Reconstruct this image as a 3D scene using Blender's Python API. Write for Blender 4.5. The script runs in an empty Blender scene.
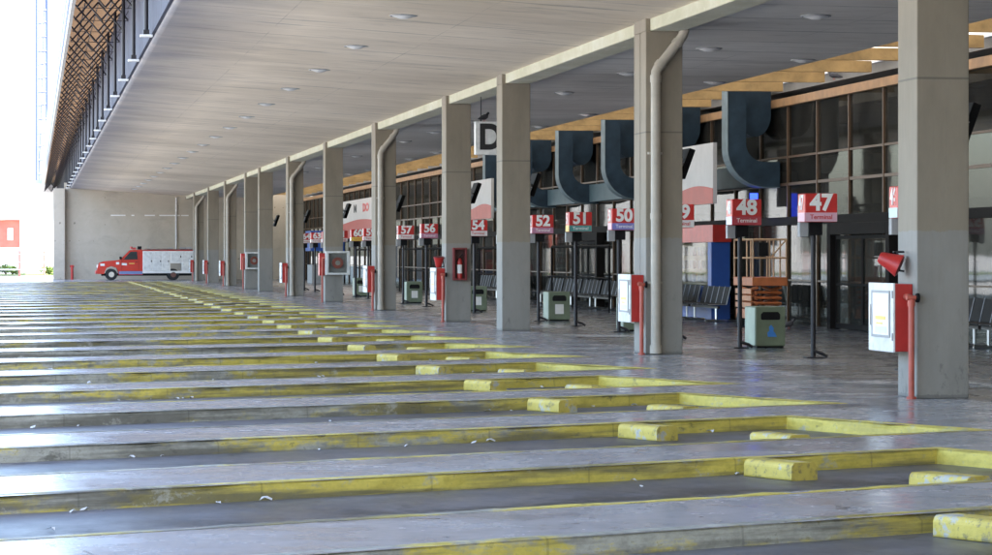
import bpy, bmesh, math, random
from mathutils import Vector, Matrix
R = math.radians
random.seed(7)
sc = bpy.context.scene
col = sc.collection
ORD = ['first','second','third','fourth','fifth','sixth','seventh','eighth','ninth','tenth','eleventh','twelfth',
       'thirteenth','fourteenth','fifteenth','sixteenth','seventeenth','eighteenth','nineteenth']
TENS = {2:('twenty','twentieth'),3:('thirty','thirtieth'),4:('forty','fortieth'),5:('fifty','fiftieth')}
def nth(i):
    n = i+1
    if n < 20: return ORD[i]
    t, u = divmod(n, 10)
    return TENS[t][1] if u == 0 else TENS[t][0]+'-'+ORD[u-1]

# ------------------------------------------------------------------ materials
def ramp(nt, fac, stops):
    r = nt.nodes.new('ShaderNodeValToRGB')
    e = r.color_ramp.elements
    while len(e) < len(stops): e.new(0.5)
    for k, (p, c) in enumerate(stops):
        e[k].position = p
        e[k].color = (c[0], c[1], c[2], 1) if hasattr(c, '__len__') else (c, c, c, 1)
    nt.links.new(fac, r.inputs[0])
    return r.outputs[0]
def noise(nt, vec, scale, detail=6, rough=.6, dist=0):
    n = nt.nodes.new('ShaderNodeTexNoise')
    n.inputs['Scale'].default_value = scale; n.inputs['Detail'].default_value = detail
    n.inputs['Roughness'].default_value = rough; n.inputs['Distortion'].default_value = dist
    nt.links.new(vec, n.inputs['Vector'])
    return n.outputs['Fac']
def mapping(nt, vec, scale=(1,1,1), loc=(0,0,0), rot=(0,0,0)):
    m = nt.nodes.new('ShaderNodeMapping')
    m.inputs['Scale'].default_value = scale; m.inputs['Location'].default_value = loc; m.inputs['Rotation'].default_value = rot
    nt.links.new(vec, m.inputs['Vector'])
    return m.outputs[0]
def mix(nt, fac, a, b, mode='MIX'):
    m = nt.nodes.new('ShaderNodeMix'); m.data_type = 'RGBA'; m.blend_type = mode
    for s, v in ((0, fac), (6, a), (7, b)):
        if hasattr(v, 'is_output'): nt.links.new(v, m.inputs[s])
        elif s == 0: m.inputs[0].default_value = v
        else: m.inputs[s].default_value = (v[0], v[1], v[2], 1)
    return m.outputs[2]
def mth(nt, op, a, b=None, c=None):
    m = nt.nodes.new('ShaderNodeMath'); m.operation = op
    for k, v in enumerate((a, b, c)):
        if v is None: continue
        if hasattr(v, 'is_output'): nt.links.new(v, m.inputs[k])
        else: m.inputs[k].default_value = v
    return m.outputs[0]
def bump(nt, b, h, strength=.3, dist=.02):
    n = nt.nodes.new('ShaderNodeBump')
    n.inputs['Strength'].default_value = strength; n.inputs['Distance'].default_value = dist
    nt.links.new(h, n.inputs['Height']); nt.links.new(n.outputs[0], b.inputs['Normal'])
def newmat(name):
    m = bpy.data.materials.new(name); m.use_nodes = True
    nt = m.node_tree
    b = nt.nodes['Principled BSDF']
    tc = nt.nodes.new('ShaderNodeTexCoord')
    return m, nt, b, tc
def sep(nt, v):
    s = nt.nodes.new('ShaderNodeSeparateXYZ'); nt.links.new(v, s.inputs[0]); return s.outputs
def simple(name, c, rough=.5, metal=0, var=.15, scale=6, bumpy=0, spec=.5):
    m, nt, b, tc = newmat(name)
    f = noise(nt, tc.outputs['Object'], scale)
    col_ = ramp(nt, f, [(.3, [x*(1-var) for x in c]), (.7, [min(1, x*(1+var)) for x in c])])
    nt.links.new(col_, b.inputs['Base Color'])
    b.inputs['Roughness'].default_value = rough; b.inputs['Metallic'].default_value = metal
    b.inputs['Specular IOR Level'].default_value = spec
    if bumpy: bump(nt, b, noise(nt, tc.outputs['Object'], scale*6), bumpy, .01)
    return m

M = {}
# ---- board-marked ceiling concrete
def mk_ceiling(name, ca, cb, edge_shade=False):
    m, nt, b, tc = newmat(name)
    o = tc.outputs['Object']
    st = noise(nt, mapping(nt, o, (.30, 1.1, .3)), 1.5, 9, .72, .4)
    big = noise(nt, mapping(nt, o, (.09, .09, .09)), 1.2, 4, .6)
    c = ramp(nt, st, [(.28, ca), (.72, cb)])
    c = mix(nt, mth(nt, 'MULTIPLY', ramp(nt, big, [(.40, 0), (.66, 1)]), .6), c, [ca[0]*.70, ca[1]*.67, ca[2]*.62])
    s = sep(nt, o)
    # joints: lines across at every 2.55 m, lines along at 3.05 m
    fy = mth(nt, 'ABSOLUTE', mth(nt, 'SUBTRACT', mth(nt, 'FRACT', mth(nt, 'DIVIDE', s[1], 2.55)), .5))
    fx = mth(nt, 'ABSOLUTE', mth(nt, 'SUBTRACT', mth(nt, 'FRACT', mth(nt, 'DIVIDE', s[0], 3.05)), .5))
    wob = noise(nt, mapping(nt, o, (1.1, .12, 1)), 1.3, 3)
    jy = mth(nt, 'LESS_THAN', fy, mth(nt, 'MULTIPLY', wob, .05))
    vis = ramp(nt, noise(nt, mapping(nt, o, (.35, .5, 1), (9, 1, 0)), 1.3, 4, .6), [(.38, 0), (.62, 1)])
    jx = mth(nt, 'LESS_THAN', fx, mth(nt, 'MULTIPLY', noise(nt, mapping(nt, o, (.1, .9, 1)), 1.7, 3), .006))
    c = mix(nt, mth(nt, 'MULTIPLY', mth(nt, 'MULTIPLY', jy, vis), .75), c, [x*.45 for x in ca])
    c = mix(nt, mth(nt, 'MULTIPLY', mth(nt, 'MULTIPLY', jx, vis), .6), c, [x*.45 for x in ca])
    stn = ramp(nt, noise(nt, mapping(nt, o, (.5, 2.2, 1), (3, 7, 0)), 1.1, 6, .7), [(.55, 0), (.72, 1)])
    c = mix(nt, mth(nt, 'MULTIPLY', stn, .55), c, [.19, .165, .13])
    if edge_shade:
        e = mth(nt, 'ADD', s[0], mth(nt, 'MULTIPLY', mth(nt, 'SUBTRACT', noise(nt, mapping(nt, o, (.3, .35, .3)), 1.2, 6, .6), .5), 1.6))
        c = mix(nt, ramp(nt, mth(nt, 'MULTIPLY', e, .1), [(.25, .88), (.34, .55), (.50, 0)]), c, (.09, .10, .135))  # bluish shade toward the open roof edge, put into the colour
    nt.links.new(c, b.inputs['Base Color'])
    b.inputs['Roughness'].default_value = .85
    bump(nt, b, st, .25, .03)
    return m
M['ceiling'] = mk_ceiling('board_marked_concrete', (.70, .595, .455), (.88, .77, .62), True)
M['ceiling_dark'] = mk_ceiling('concourse_ceiling_concrete', (.54, .515, .475), (.70, .67, .62))
# ---- columns, painted to two metres
def mk_column():
    m, nt, b, tc = newmat('column_concrete')
    o = tc.outputs['Object']; s = sep(nt, o)
    oi = nt.nodes.new('ShaderNodeObjectInfo')
    off = nt.nodes.new('ShaderNodeVectorMath'); off.operation = 'ADD'
    nt.links.new(o, off.inputs[0]); nt.links.new(mapping(nt, oi.outputs['Location'], (1.7, .37, 1)), off.inputs[1])
    ov = off.outputs[0]
    n1 = noise(nt, mapping(nt, ov, (1, 1, .35)), 2.2, 7, .65)
    n2 = noise(nt, ov, 14, 5, .7)
    up = ramp(nt, n1, [(.25, (.200, .170, .126)), (.75, (.278, .238, .180))])
    lo = ramp(nt, n1, [(.25, (.205, .193, .170)), (.75, (.284, .270, .240))])
    edge = mth(nt, 'ADD', s[2], mth(nt, 'MULTIPLY', mth(nt, 'SUBTRACT', n2, .5), .10))
    c = mix(nt, mth(nt, 'LESS_THAN', edge, 1.98), up, lo)
    scuff = ramp(nt, noise(nt, mapping(nt, ov, (2.2, 2.2, 1.1), (5, 2, 1)), 3.1, 8, .72), [(.57, 0), (.66, 1)])
    low = mth(nt, 'SUBTRACT', 1.0, mth(nt, 'MINIMUM', mth(nt, 'DIVIDE', s[2], 1.3), 1.0))
    c = mix(nt, mth(nt, 'MULTIPLY', scuff, mth(nt, 'ADD', mth(nt, 'MULTIPLY', low, .7), .08)), c, (.12, .11, .10))
    drip = ramp(nt, noise(nt, mapping(nt, ov, (9, 9, .35)), 1.6, 4, .6), [(.55, 0), (.75, 1)])
    c = mix(nt, mth(nt, 'MULTIPLY', drip, .18), c, (.17, .15, .12))
    # pour joint
    jz = mth(nt, 'LESS_THAN', mth(nt, 'ABSOLUTE', mth(nt, 'SUBTRACT', s[2], 3.78)), .013)
    c = mix(nt, mth(nt, 'MULTIPLY', jz, .65), c, (.10, .09, .075))
    base = mth(nt, 'LESS_THAN', s[2], mth(nt, 'MULTIPLY', n2, .09))
    c = mix(nt, mth(nt, 'MULTIPLY', base, .6), c, (.12, .115, .11))
    nt.links.new(c, b.inputs['Base Color'])
    b.inputs['Roughness'].default_value = .72
    bump(nt, b, n2, .12, .01)
    return m
M['column'] = mk_column()
def mk_beam():
    m, nt, b, tc = newmat('stained_beam')
    o = tc.outputs['Object']
    n = noise(nt, mapping(nt, o, (1, .6, 1)), 1.4, 7, .7)
    c = ramp(nt, n, [(.28, (.44, .43, .30)), (.5, (.52, .50, .37)), (.72, (.60, .60, .50))])
    ch = ramp(nt, noise(nt, mapping(nt, o, (2, 1.4, 3)), 2.4, 5, .6), [(.62, 0), (.67, 1)])
    c = mix(nt, mth(nt, 'MULTIPLY', ch, .5), c, (.70, .70, .58))
    nt.links.new(c, b.inputs['Base Color']); b.inputs['Roughness'].default_value = .8
    bump(nt, b, n, .3, .03)
    return m
M['beam'] = mk_beam()
# ---- ground
def mk_floor(name, ca, cb, stain, rough, spec=.5, streak=None, rv=.15, oil=0, cracks=True):
    m, nt, b, tc = newmat(name)
    o = tc.outputs['Object']
    n1 = noise(nt, mapping(nt, o, streak or (1, 1, 1)), .9, 8, .65)
    n2 = noise(nt, o, 7, 6, .7)
    n3 = noise(nt, mapping(nt, o, (.7, .7, 1), (4, 9, 0)), .55, 6, .7, .6)
    c = ramp(nt, n1, [(.25, ca), (.75, cb)])
    c = mix(nt, mth(nt, 'MULTIPLY', ramp(nt, n3, [(.5, 0), (.68, 1)]), .65), c, stain)
    c = mix(nt, mth(nt, 'MULTIPLY', ramp(nt, n2, [(.55, 0), (.75, 1)]), .3), c, [x*1.15 for x in cb])
    spots = ramp(nt, noise(nt, o, 3.3, 3, .5), [(.70, 0), (.73, 1)])
    c = mix(nt, mth(nt, 'MULTIPLY', spots, .7), c, [x*.4 for x in stain])
    if oil:
        q = sep(nt, mapping(nt, o, (1, 1, 1), (0, 0, 0), (0, 0, R(-25))))
        # distance from the bay centre line
        fr_ = mth(nt, 'FRACT', mth(nt, 'DIVIDE', mth(nt, 'ADD', q[1], oil), 4.64))
        dc = mth(nt, 'ABSOLUTE', mth(nt, 'SUBTRACT', fr_, .5))
        band = ramp(nt, dc, [(.03, 1), (.22, .0)])
        on = noise(nt, mapping(nt, o, (1, 1, 1), (2, 3, 0)), 1.1, 7, .75)
        c = mix(nt, mth(nt, 'MULTIPLY', band, ramp(nt, on, [(.40, .15), (.56, 1)])), c, (.03, .029, .031))
        ty_ = ramp(nt, mth(nt, 'ABSOLUTE', mth(nt, 'SUBTRACT', dc, .2)), [(.02, 1), (.05, 0)])
        c = mix(nt, mth(nt, 'MULTIPLY', ty_, .35), c, (.045, .044, .046))
    if cracks:
     vo = nt.nodes.new('ShaderNodeTexVoronoi'); vo.feature = 'DISTANCE_TO_EDGE'; vo.inputs['Scale'].default_value = .33
     wv = nt.nodes.new('ShaderNodeVectorMath'); wv.operation = 'ADD'
     nz = nt.nodes.new('ShaderNodeTexNoise'); nz.inputs['Scale'].default_value = 1.4; nz.inputs['Detail'].default_value = 6
     nt.links.new(o, nz.inputs['Vector']); nt.links.new(o, wv.inputs[0]); nt.links.new(nz.outputs['Color'], wv.inputs[1])
     nt.links.new(wv.outputs[0], vo.inputs['Vector'])
     crk = mth(nt, 'MULTIPLY', mth(nt, 'LESS_THAN', vo.outputs['Distance'], .006), ramp(nt, n3, [(.45, 0), (.55, 1)]))
     c = mix(nt, mth(nt, 'MULTIPLY', crk, .7), c, [x*.35 for x in stain])
    nt.links.new(c, b.inputs['Base Color'])
    r = ramp(nt, n1, [(.3, max(.02, rough-rv)), (.7, rough+rv)])
    rr = mth(nt, 'ADD', r, mth(nt, 'MULTIPLY', mth(nt, 'SUBTRACT', n2, .5), .06))
    nt.links.new(rr, b.inputs['Roughness'])
    b.inputs['Specular IOR Level'].default_value = spec
    bump(nt, b, n2, .08, .01)
    return m
# bay centre line in the rotated frame
_c = (7.8*-math.sin(R(25))+24.42*math.cos(R(25)))-1.4
OIL = 2.32-_c % 4.64+4.64
M['platform'] = mk_floor('trowelled_platform_concrete', (.28, .278, .285), (.38, .377, .38), (.18, .177, .18), .23, .5, None, .12)
M['bay'] = mk_floor('oily_bay_concrete', (.105, .104, .112), (.165, .163, .172), (.045, .044, .047), .42, .4, (1, .4, 1), .15, OIL)
M['concourse'] = mk_floor('dark_concourse_paving', (.040, .046, .060), (.062, .070, .088), (.034, .039, .050), .27, .5, None, .08)
M['asphalt'] = mk_floor('sunlit_yard_concrete', (.46, .455, .44), (.56, .55, .53), (.40, .39, .37), .8, .3)
# ---- kerb paint (object x runs along the bay, 0 at the platform end)
def mk_kerb():
    m, nt, b, tc = newmat('worn_yellow_kerb_paint')
    o = tc.outputs['Object']; s = sep(nt, o)
    oi = nt.nodes.new('ShaderNodeObjectInfo')
    off = nt.nodes.new('ShaderNodeVectorMath'); off.operation = 'ADD'
    nt.links.new(o, off.inputs[0]); nt.links.new(mapping(nt, oi.outputs['Location'], (.7, 1.31, 1)), off.inputs[1])
    ov = off.outputs[0]
    n1 = noise(nt, mapping(nt, ov, (.55, .55, 2.0)), 1.7, 8, .7)
    n2 = noise(nt, mapping(nt, ov, (1, 1, 1.6)), 9, 6, .7)
    n3 = noise(nt, mapping(nt, ov, (.25, .6, 5), (2, 5, 0)), 1.5, 5, .65)
    conc = ramp(nt, n2, [(.3, (.26, .25, .20)), (.7, (.48, .465, .39))])
    yel = ramp(nt, n2, [(.3, (.46, .365, .06)), (.7, (.68, .55, .11))])
    # more paint toward the platform end (x -> 0)
    t = mth(nt, 'MINIMUM', mth(nt, 'MAXIMUM', mth(nt, 'ADD', mth(nt, 'MULTIPLY', s[0], .070), 1.14), 0.38), 1.12)
    t = mth(nt, 'ADD', t, mth(nt, 'MULTIPLY', mth(nt, 'SUBTRACT', oi.outputs['Random'], .25), .42))
    keep = mth(nt, 'GREATER_THAN', mth(nt, 'ADD', mth(nt, 'MULTIPLY', t, .52), mth(nt, 'MULTIPLY', n2, .22)), n1)
    keep2 = ramp(nt, mth(nt, 'SUBTRACT', mth(nt, 'ADD', mth(nt, 'MULTIPLY', t, .52), mth(nt, 'MULTIPLY', n2, .26)), n1), [(.0, 0), (.10, 1)])
    c = mix(nt, keep2, conc, yel)
    dirt = ramp(nt, n3, [(.44, 0), (.60, 1)])
    onend = mth(nt, 'GREATER_THAN', mth(nt, 'ADD', s[0], mth(nt, 'MULTIPLY', mth(nt, 'LESS_THAN', s[1], -.01), .08)), -.02)
    dirt = mth(nt, 'MULTIPLY', dirt, mth(nt, 'SUBTRACT', .8, mth(nt, 'MULTIPLY', onend, .55)))
    c = mix(nt, dirt, c, (.10, .09, .065))
    jn = mth(nt, 'LESS_THAN', mth(nt, 'ABSOLUTE', mth(nt, 'SUBTRACT', mth(nt, 'FRACT', mth(nt, 'DIVIDE', s[0], 1.5)), .5)), .006)
    c = mix(nt, mth(nt, 'MULTIPLY', jn, .28), c, (.05, .045, .035))
    bl = noise(nt, mapping(nt, ov, (1, 1, 1.4), (7, 3, 1)), 2.6, 8, .75)
    c = mix(nt, mth(nt, 'MULTIPLY', ramp(nt, bl, [(.57, 0), (.63, 1)]), .75), c, conc)
    c = mix(nt, mth(nt, 'MULTIPLY', ramp(nt, bl, [(.33, 1), (.40, 0)]), .7), c, (.06, .055, .04))
    sp = ramp(nt, n2, [(.60, 0), (.66, 1)])
    c = mix(nt, mth(nt, 'MULTIPLY', sp, .55), c, (.13, .12, .08))
    nt.links.new(c, b.inputs['Base Color']); b.inputs['Roughness'].default_value = .62
    bump(nt, b, n2, .35, .015)
    return m
M['kerb'] = mk_kerb()
def mk_block():
    m, nt, b, tc = newmat('wheel_stop_paint')
    o = tc.outputs['Object']
    oi = nt.nodes.new('ShaderNodeObjectInfo')
    off = nt.nodes.new('ShaderNodeVectorMath'); off.operation = 'ADD'
    nt.links.new(o, off.inputs[0]); nt.links.new(mapping(nt, oi.outputs['Location'], (.7, 1.31, 1)), off.inputs[1])
    ov = off.outputs[0]
    n = noise(nt, ov, 3.2, 7, .7); n2 = noise(nt, ov, 13, 5, .7)
    c = ramp(nt, n, [(.0, (.26, .25, .22)), (.40, (.42, .41, .35)), (.45, (.56, .44, .09)), (.60, (.48, .37, .07)), (.66, (.22, .19, .10))])
    c = mix(nt, mth(nt, 'MULTIPLY', ramp(nt, n2, [(.55, 0), (.66, 1)]), .7), c, (.11, .10, .07))
    nt.links.new(c, b.inputs['Base Color']); b.inputs['Roughness'].default_value = .65
    bump(nt, b, n2, .4, .015)
    return m
M['block'] = mk_block()
def translucent(name, c, tr):
    m, nt, b, tc = newmat(name)
    out = [n for n in nt.nodes if n.type == 'OUTPUT_MATERIAL'][0]
    f = noise(nt, mapping(nt, tc.outputs['Object'], (.3, 2, 1)), 2)
    cc = ramp(nt, f, [(.3, [x*.85 for x in c]), (.7, [min(1, x*1.1) for x in c])])
    d = nt.nodes.new('ShaderNodeBsdfDiffuse'); t = nt.nodes.new('ShaderNodeBsdfTranslucent')
    nt.links.new(cc, d.inputs[0]); nt.links.new(cc, t.inputs[0])
    x = nt.nodes.new('ShaderNodeMixShader'); x.inputs[0].default_value = tr
    nt.links.new(d.outputs[0], x.inputs[1]); nt.links.new(t.outputs[0], x.inputs[2])
    nt.links.new(x.outputs[0], out.inputs[0])
    return m
M['amber'] = translucent('amber_rooflight_sheet', (.86, .82, .72), .20)
M['brown_sheet'] = translucent('brown_soffit_sheet', (.235, .15, .09), .13)
def mk_glass(name, tint, base=.04):
    m, nt, b, tc = newmat(name)
    out = [n for n in nt.nodes if n.type == 'OUTPUT_MATERIAL'][0]
    tr = nt.nodes.new('ShaderNodeBsdfTransparent'); tr.inputs[0].default_value = (*tint, 1)
    gl = nt.nodes.new('ShaderNodeBsdfGlossy'); gl.inputs['Roughness'].default_value = .03
    gl.inputs[0].default_value = (.14, .145, .145, 1)
    fr = nt.nodes.new('ShaderNodeFresnel'); fr.inputs[0].default_value = 1.42
    # slightly wavy old panes
    bp = nt.nodes.new('ShaderNodeBump'); bp.inputs['Strength'].default_value = .05; bp.inputs['Distance'].default_value = .02
    nt.links.new(noise(nt, tc.outputs['Object'], .8, 2), bp.inputs['Height'])
    nt.links.new(bp.outputs[0], gl.inputs['Normal'])
    x = nt.nodes.new('ShaderNodeMixShader')
    nt.links.new(mth(nt, 'MULTIPLY', fr.outputs[0], .55), x.inputs[0]); nt.links.new(tr.outputs[0], x.inputs[1]); nt.links.new(gl.outputs[0], x.inputs[2])
    df = nt.nodes.new('ShaderNodeBsdfDiffuse'); df.inputs[0].default_value = (.30, .29, .26, 1)
    y = nt.nodes.new('ShaderNodeMixShader')
    dust = ramp(nt, noise(nt, mapping(nt, tc.outputs['Object'], (1, .7, .35)), 1.6, 6, .65), [(.35, .02), (.7, .10)])
    nt.links.new(dust, y.inputs[0]); nt.links.new(x.outputs[0], y.inputs[1]); nt.links.new(df.outputs[0], y.inputs[2])
    nt.links.new(y.outputs[0], out.inputs[0])
    return m
M['glass'] = mk_glass('tinted_facade_glass', (.34, .35, .345))
M['clear'] = mk_glass('clear_glass', (.8, .83, .82))
M['wall'] = mk_floor('grey_end_wall_concrete', (.42, .37, .295), (.50, .445, .365), (.34, .305, .255), .85, .3, None, .1, 0, False)
M['steel_dark'] = simple('dark_painted_steel', (.016, .015, .019), .5, .2)
M['black'] = simple('black_plastic', (.007, .007, .008), .7, spec=.2)
M['frame_brown'] = simple('brown_anodised_frame', (.085, .048, .024), .5, .1)
M['frame_dark'] = simple('dark_door_frame', (.009, .008, .008), .75, 0, spec=.1)
M['wood_beam'] = simple('orange_brown_timber', (.27, .15, .065), .6, 0, .3, 3)
M['white'] = simple('white_enamel', (.78, .77, .74), .45, 0, .08, 4)
M['whitedirty'] = simple('soiled_white_enamel', (.66, .66, .64), .5, 0, .18, 5)
M['red'] = simple('red_enamel', (.42, .022, .018), .4, 0, .18, 3)
M['red_pipe'] = simple('faded_red_pipe_paint', (.42, .09, .06), .5, 0, .2, 5)
M['sign_red'] = simple('sign_red_face', (.56, .025, .022), .35, 0, .08, 3)
M['pipe'] = simple('beige_drain_pipe', (.42, .38, .315), .55, 0, .14, 3)
M['teal'] = simple('dull_teal_sheet_metal', (.05, .085, .10), .6, 0, .2, 2, 0, .3)
M['navy'] = simple('dark_navy_sheet_metal', (.016, .033, .052), .7, 0, .35, 2, 0, .25)
M['duct_edge'] = simple('pale_teal_duct_edge', (.12, .165, .185), .6, 0, .25, 3, 0, .3)
M['binside'] = simple('pale_green_bin_paint', (.34, .40, .31), .55, 0, .15, 4)
M['bin'] = simple('olive_green_bin_paint', (.145, .18, .115), .55, 0, .18, 4)
M['blue'] = simple('blue_shop_paint', (.015, .075, .33), .45, 0, .12, 3)
M['cream'] = simple('cream_interior', (.34, .26, .12), .7, 0, .1, 3)
M['orange'] = simple('orange_lift_paint', (.43, .125, .04), .5, 0, .2, 4)
M['chrome'] = simple('brushed_metal', (.55, .55, .55), .3, .9)
M['rail_metal'] = simple('dull_rail_metal', (.25, .25, .26), .45, .5)
M['tyre'] = simple('tyre_rubber', (.02, .02, .02), .8)
M['grey'] = simple('grey_sheet', (.33, .33, .33), .6)
M['fascia'] = simple('pale_blue_grey_cladding', (.34, .41, .56), .6, 0, .06, 2)
M['fascia_edge'] = simple('grey_canopy_edge', (.34, .33, .31), .7, 0, .15, 2)
M['paper'] = simple('white_paper_scrap', (.55, .55, .54), .8, 0, .1, 20)
M['ink'] = simple('black_lettering', (.015, .015, .015), .5)
M['letter'] = simple('white_lettering', (.85, .85, .82), .5, 0, .04)
M['pigeon'] = simple('dark_grey_feathers', (.05, .05, .06), .7, 0, .4, 20)
M['hall'] = simple('dim_hall_plaster', (.16, .155, .145), .8, 0, .15, 1)
M['brown_panel'] = simple('brown_cladding_panel', (.20, .165, .125), .7, 0, .25, 1.2)
M['leaf'] = simple('tree_leaves', (.10, .15, .03), .6, 0, .5, 1.3)
M['bark'] = simple('tree_bark', (.10, .075, .05), .9, 0, .3, 5)
M['bgwhite'] = simple('white_render', (.75, .74, .72), .8, 0, .05, .5)
M['bgred'] = simple('red_painted_kiosk', (.50, .13, .10), .7, 0, .25, .8)
M['bgblue'] = simple('blue_sign_panel', (.16, .33, .60), .5, 0, .1, 1)
M['grass'] = simple('verge_grass', (.11, .15, .035), .9, 0, .4, 3)
BAND = {k: simple('sign_band_'+k, c, .4, 0, .06, 4) for k, c in dict(
    pink=(.70, .42, .50), rose=(.50, .06, .08), white=(.75, .73, .72), violet=(.22, .22, .55), teal=(.10, .32, .30),
    yellow=(.75, .55, .10), paleblue=(.62, .68, .85), mauve=(.50, .22, .33), cyan=(.50, .72, .72)).items()}

# ------------------------------------------------------------------ mesh helpers
class MB:
    def __init__(s): s.v = []; s.f = []; s.sm = []
    def add(s, vs, fs, smooth=False):
        b = len(s.v); s.v += [tuple(v) for v in vs]
        for f in fs: s.f.append([b+i for i in f]); s.sm.append(smooth)
        return s
    def box(s, x0, x1, y0, y1, z0, z1, rot=None, about=None):
        vs = [Vector(p) for p in ((x0,y0,z0),(x1,y0,z0),(x1,y1,z0),(x0,y1,z0),(x0,y0,z1),(x1,y0,z1),(x1,y1,z1),(x0,y1,z1))]
        if rot is not None:
            c = Vector(about) if about else sum(vs, Vector())/8
            vs = [rot @ (v-c) + c for v in vs]
        return s.add(vs, [(0,3,2,1),(4,5,6,7),(0,1,5,4),(1,2,6,5),(2,3,7,6),(3,0,4,7)])
    def tube(s, pts, r, n=12, cap=True, smooth=True):
        pts = [Vector(p) for p in pts]; rs = r if hasattr(r, '__len__') else [r]*len(pts)
        rings = []
        up = None
        for i, p in enumerate(pts):
            a = pts[min(i+1, len(pts)-1)]-p; b = p-pts[max(i-1, 0)]
            d = (a.normalized() if a.length else Vector())+(b.normalized() if b.length else Vector())
            d.normalize()
            if up is None:
                up = Vector((0,0,1)) if abs(d.z) < .9 else Vector((0,1,0))
            x = up.cross(d).normalized(); y = d.cross(x); up = y
            k = 1.0
            if 0 < i < len(pts)-1:
                k = 1/max(.5, math.cos(a.angle(b)/2))
            rings.append([p+(x*math.cos(t)+y*math.sin(t))*rs[i] for t in [2*math.pi*j/n for j in range(n)]])
        vs = [v for q in rings for v in q]; fs = []
        for i in range(len(pts)-1):
            for j in range(n):
                fs.append((i*n+j, i*n+(j+1)%n, (i+1)*n+(j+1)%n, (i+1)*n+j))
        s.add(vs, fs, smooth)
        if cap:
            s.add(rings[0], [tuple(reversed(range(n)))]); s.add(rings[-1], [tuple(range(n))])
        return s
    def bar(s, a, b, w, h=None):      # square bar between two points
        return s.tube([a, b], (w if h is None else (w+h)/2)*.707, 4, True, False)
    def prism(s, poly, axis, t0, t1, smooth=False):   # poly of 2D points extruded along axis
        def P(p, t): return {'x': (t, p[0], p[1]), 'y': (p[0], t, p[1]), 'z': (p[0], p[1], t)}[axis]
        n = len(poly)
        a = [P(p, t0) for p in poly]; b = [P(p, t1) for p in poly]
        s.add(a+b, [(i, (i+1)%n, n+(i+1)%n, n+i) for i in range(n)], smooth)
        s.add(a, [tuple(range(n))]); s.add(b, [tuple(range(n))])
        return s
    def build(s, name, mat, parent=None, loc=(0,0,0), rotz=0, bevel=0, seg=2, fix=True):
        me = bpy.data.meshes.new(name)
        me.from_pydata(s.v, [], s.f)
        for p, k in zip(me.polygons, s.sm): p.use_smooth = k
        if fix:
            bm = bmesh.new(); bm.from_mesh(me)
            bmesh.ops.recalc_face_normals(bm, faces=bm.faces); bm.to_mesh(me); bm.free()
        me.update()
        o = bpy.data.objects.new(name, me); col.objects.link(o)
        o.location = loc; o.rotation_euler = (0, 0, rotz)
        if mat is not None:
            me.materials.append(M[mat] if isinstance(mat, str) else mat)
        if parent is not None: o.parent = parent
        if bevel:
            bv = o.modifiers.new('bevel', 'BEVEL'); bv.width = bevel; bv.segments = seg; bv.limit_method = 'ANGLE'
        return o
def tag(o, label=None, cat=None, group=None, kind=None):
    if label: o['label'] = label
    if cat: o['category'] = cat
    if group: o['group'] = group
    if kind: o['kind'] = kind
    return o
def empty(name, loc, label, cat, group=None, rotz=0):
    o = bpy.data.objects.new(name, None); col.objects.link(o)
    o.location = loc; o.rotation_euler = (0, 0, rotz); o.empty_display_size = .2
    return tag(o, label, cat, group)
def copy_tree(o, parent=None):
    c = o.copy(); col.objects.link(c)
    if parent is not None: c.parent = parent
    for ch in list(o.children): copy_tree(ch, c)
    return c
def text(body, name, size, mat, parent, loc, rot, bold=0.0, extrude=.004, sx=1.0):
    cu = bpy.data.curves.new(name, 'FONT'); cu.body = body; cu.size = size
    cu.align_x = 'CENTER'; cu.align_y = 'CENTER'; cu.offset = bold; cu.extrude = extrude
    t = bpy.data.objects.new(name, cu); col.objects.link(t)
    bpy.context.view_layer.update()
    dg = bpy.context.evaluated_depsgraph_get()
    me = bpy.data.meshes.new_from_object(t.evaluated_get(dg))
    bpy.data.objects.remove(t); bpy.data.curves.remove(cu)
    me.materials.clear(); me.materials.append(M[mat] if isinstance(mat, str) else mat)
    for v in me.vertices: v.co.x *= sx
    o = bpy.data.objects.new(name, me); col.objects.link(o)
    o.parent = parent; o.location = loc; o.rotation_euler = rot
    return o
FRONT = (R(90), 0, 0)            # text readable from -Y
SIDE = (R(90), 0, R(-90))        # text readable from -X

# ------------------------------------------------------------------ ground
U = Vector((math.cos(R(25)), math.sin(R(25)), 0)); V = Vector((-U.y, U.x, 0))
PITCH, W, L = 5.12, 2.80, 12.0
Y0 = 24.42; XC = 7.8; DROP = .13
NB = list(range(-4, 32))
def C_(i): return Vector((XC, Y0+PITCH*i, 0))
def N_(i): return C_(i)-V*W
mb = MB()
mb.add([(-4.6,-60,-DROP),(12,-60,-DROP),(12,186,-DROP),(-4.6,186,-DROP)], [(0,1,2,3)])
tag(mb.build('bay_floor', 'bay', fix=False), kind='structure')
g = MB(); g.add([(-1500,-1500,-.136),(1500,-1500,-.136),(1500,3000,-.136),(-1500,3000,-.136)], [(0,1,2,3)])
tag(g.build('ground', 'asphalt', fix=False), kind='structure')
pf = MB()
XE = 10.86
for i in NB:
    c, n, n2 = C_(i), N_(i), N_(i+1)
    a = C_(i)-U*L; d = n2-U*(L+PITCH*U.y)
    ks = 12
    pf.add([a, c, n2, d], [(0,1,2,3)])
    pf.add([n, (XE, n.y, 0), (XE, n2.y, 0), n2, c], [(0,1,2,3,4)])
    # nose of the finger
    pf.add([a, d, d-Vector((0,0,DROP)), a-Vector((0,0,DROP))], [(0,1,2,3)])
n0 = N_(NB[0]); nl = N_(NB[-1]+1)
pf.add([(-20,-60,0),(XE,-60,0),(XE,n0.y,0),n0,n0-U*L,(-20,n0.y-U.y*L-3,0)], [(0,1,2,3,4,5)])
ye = nl.y
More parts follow.
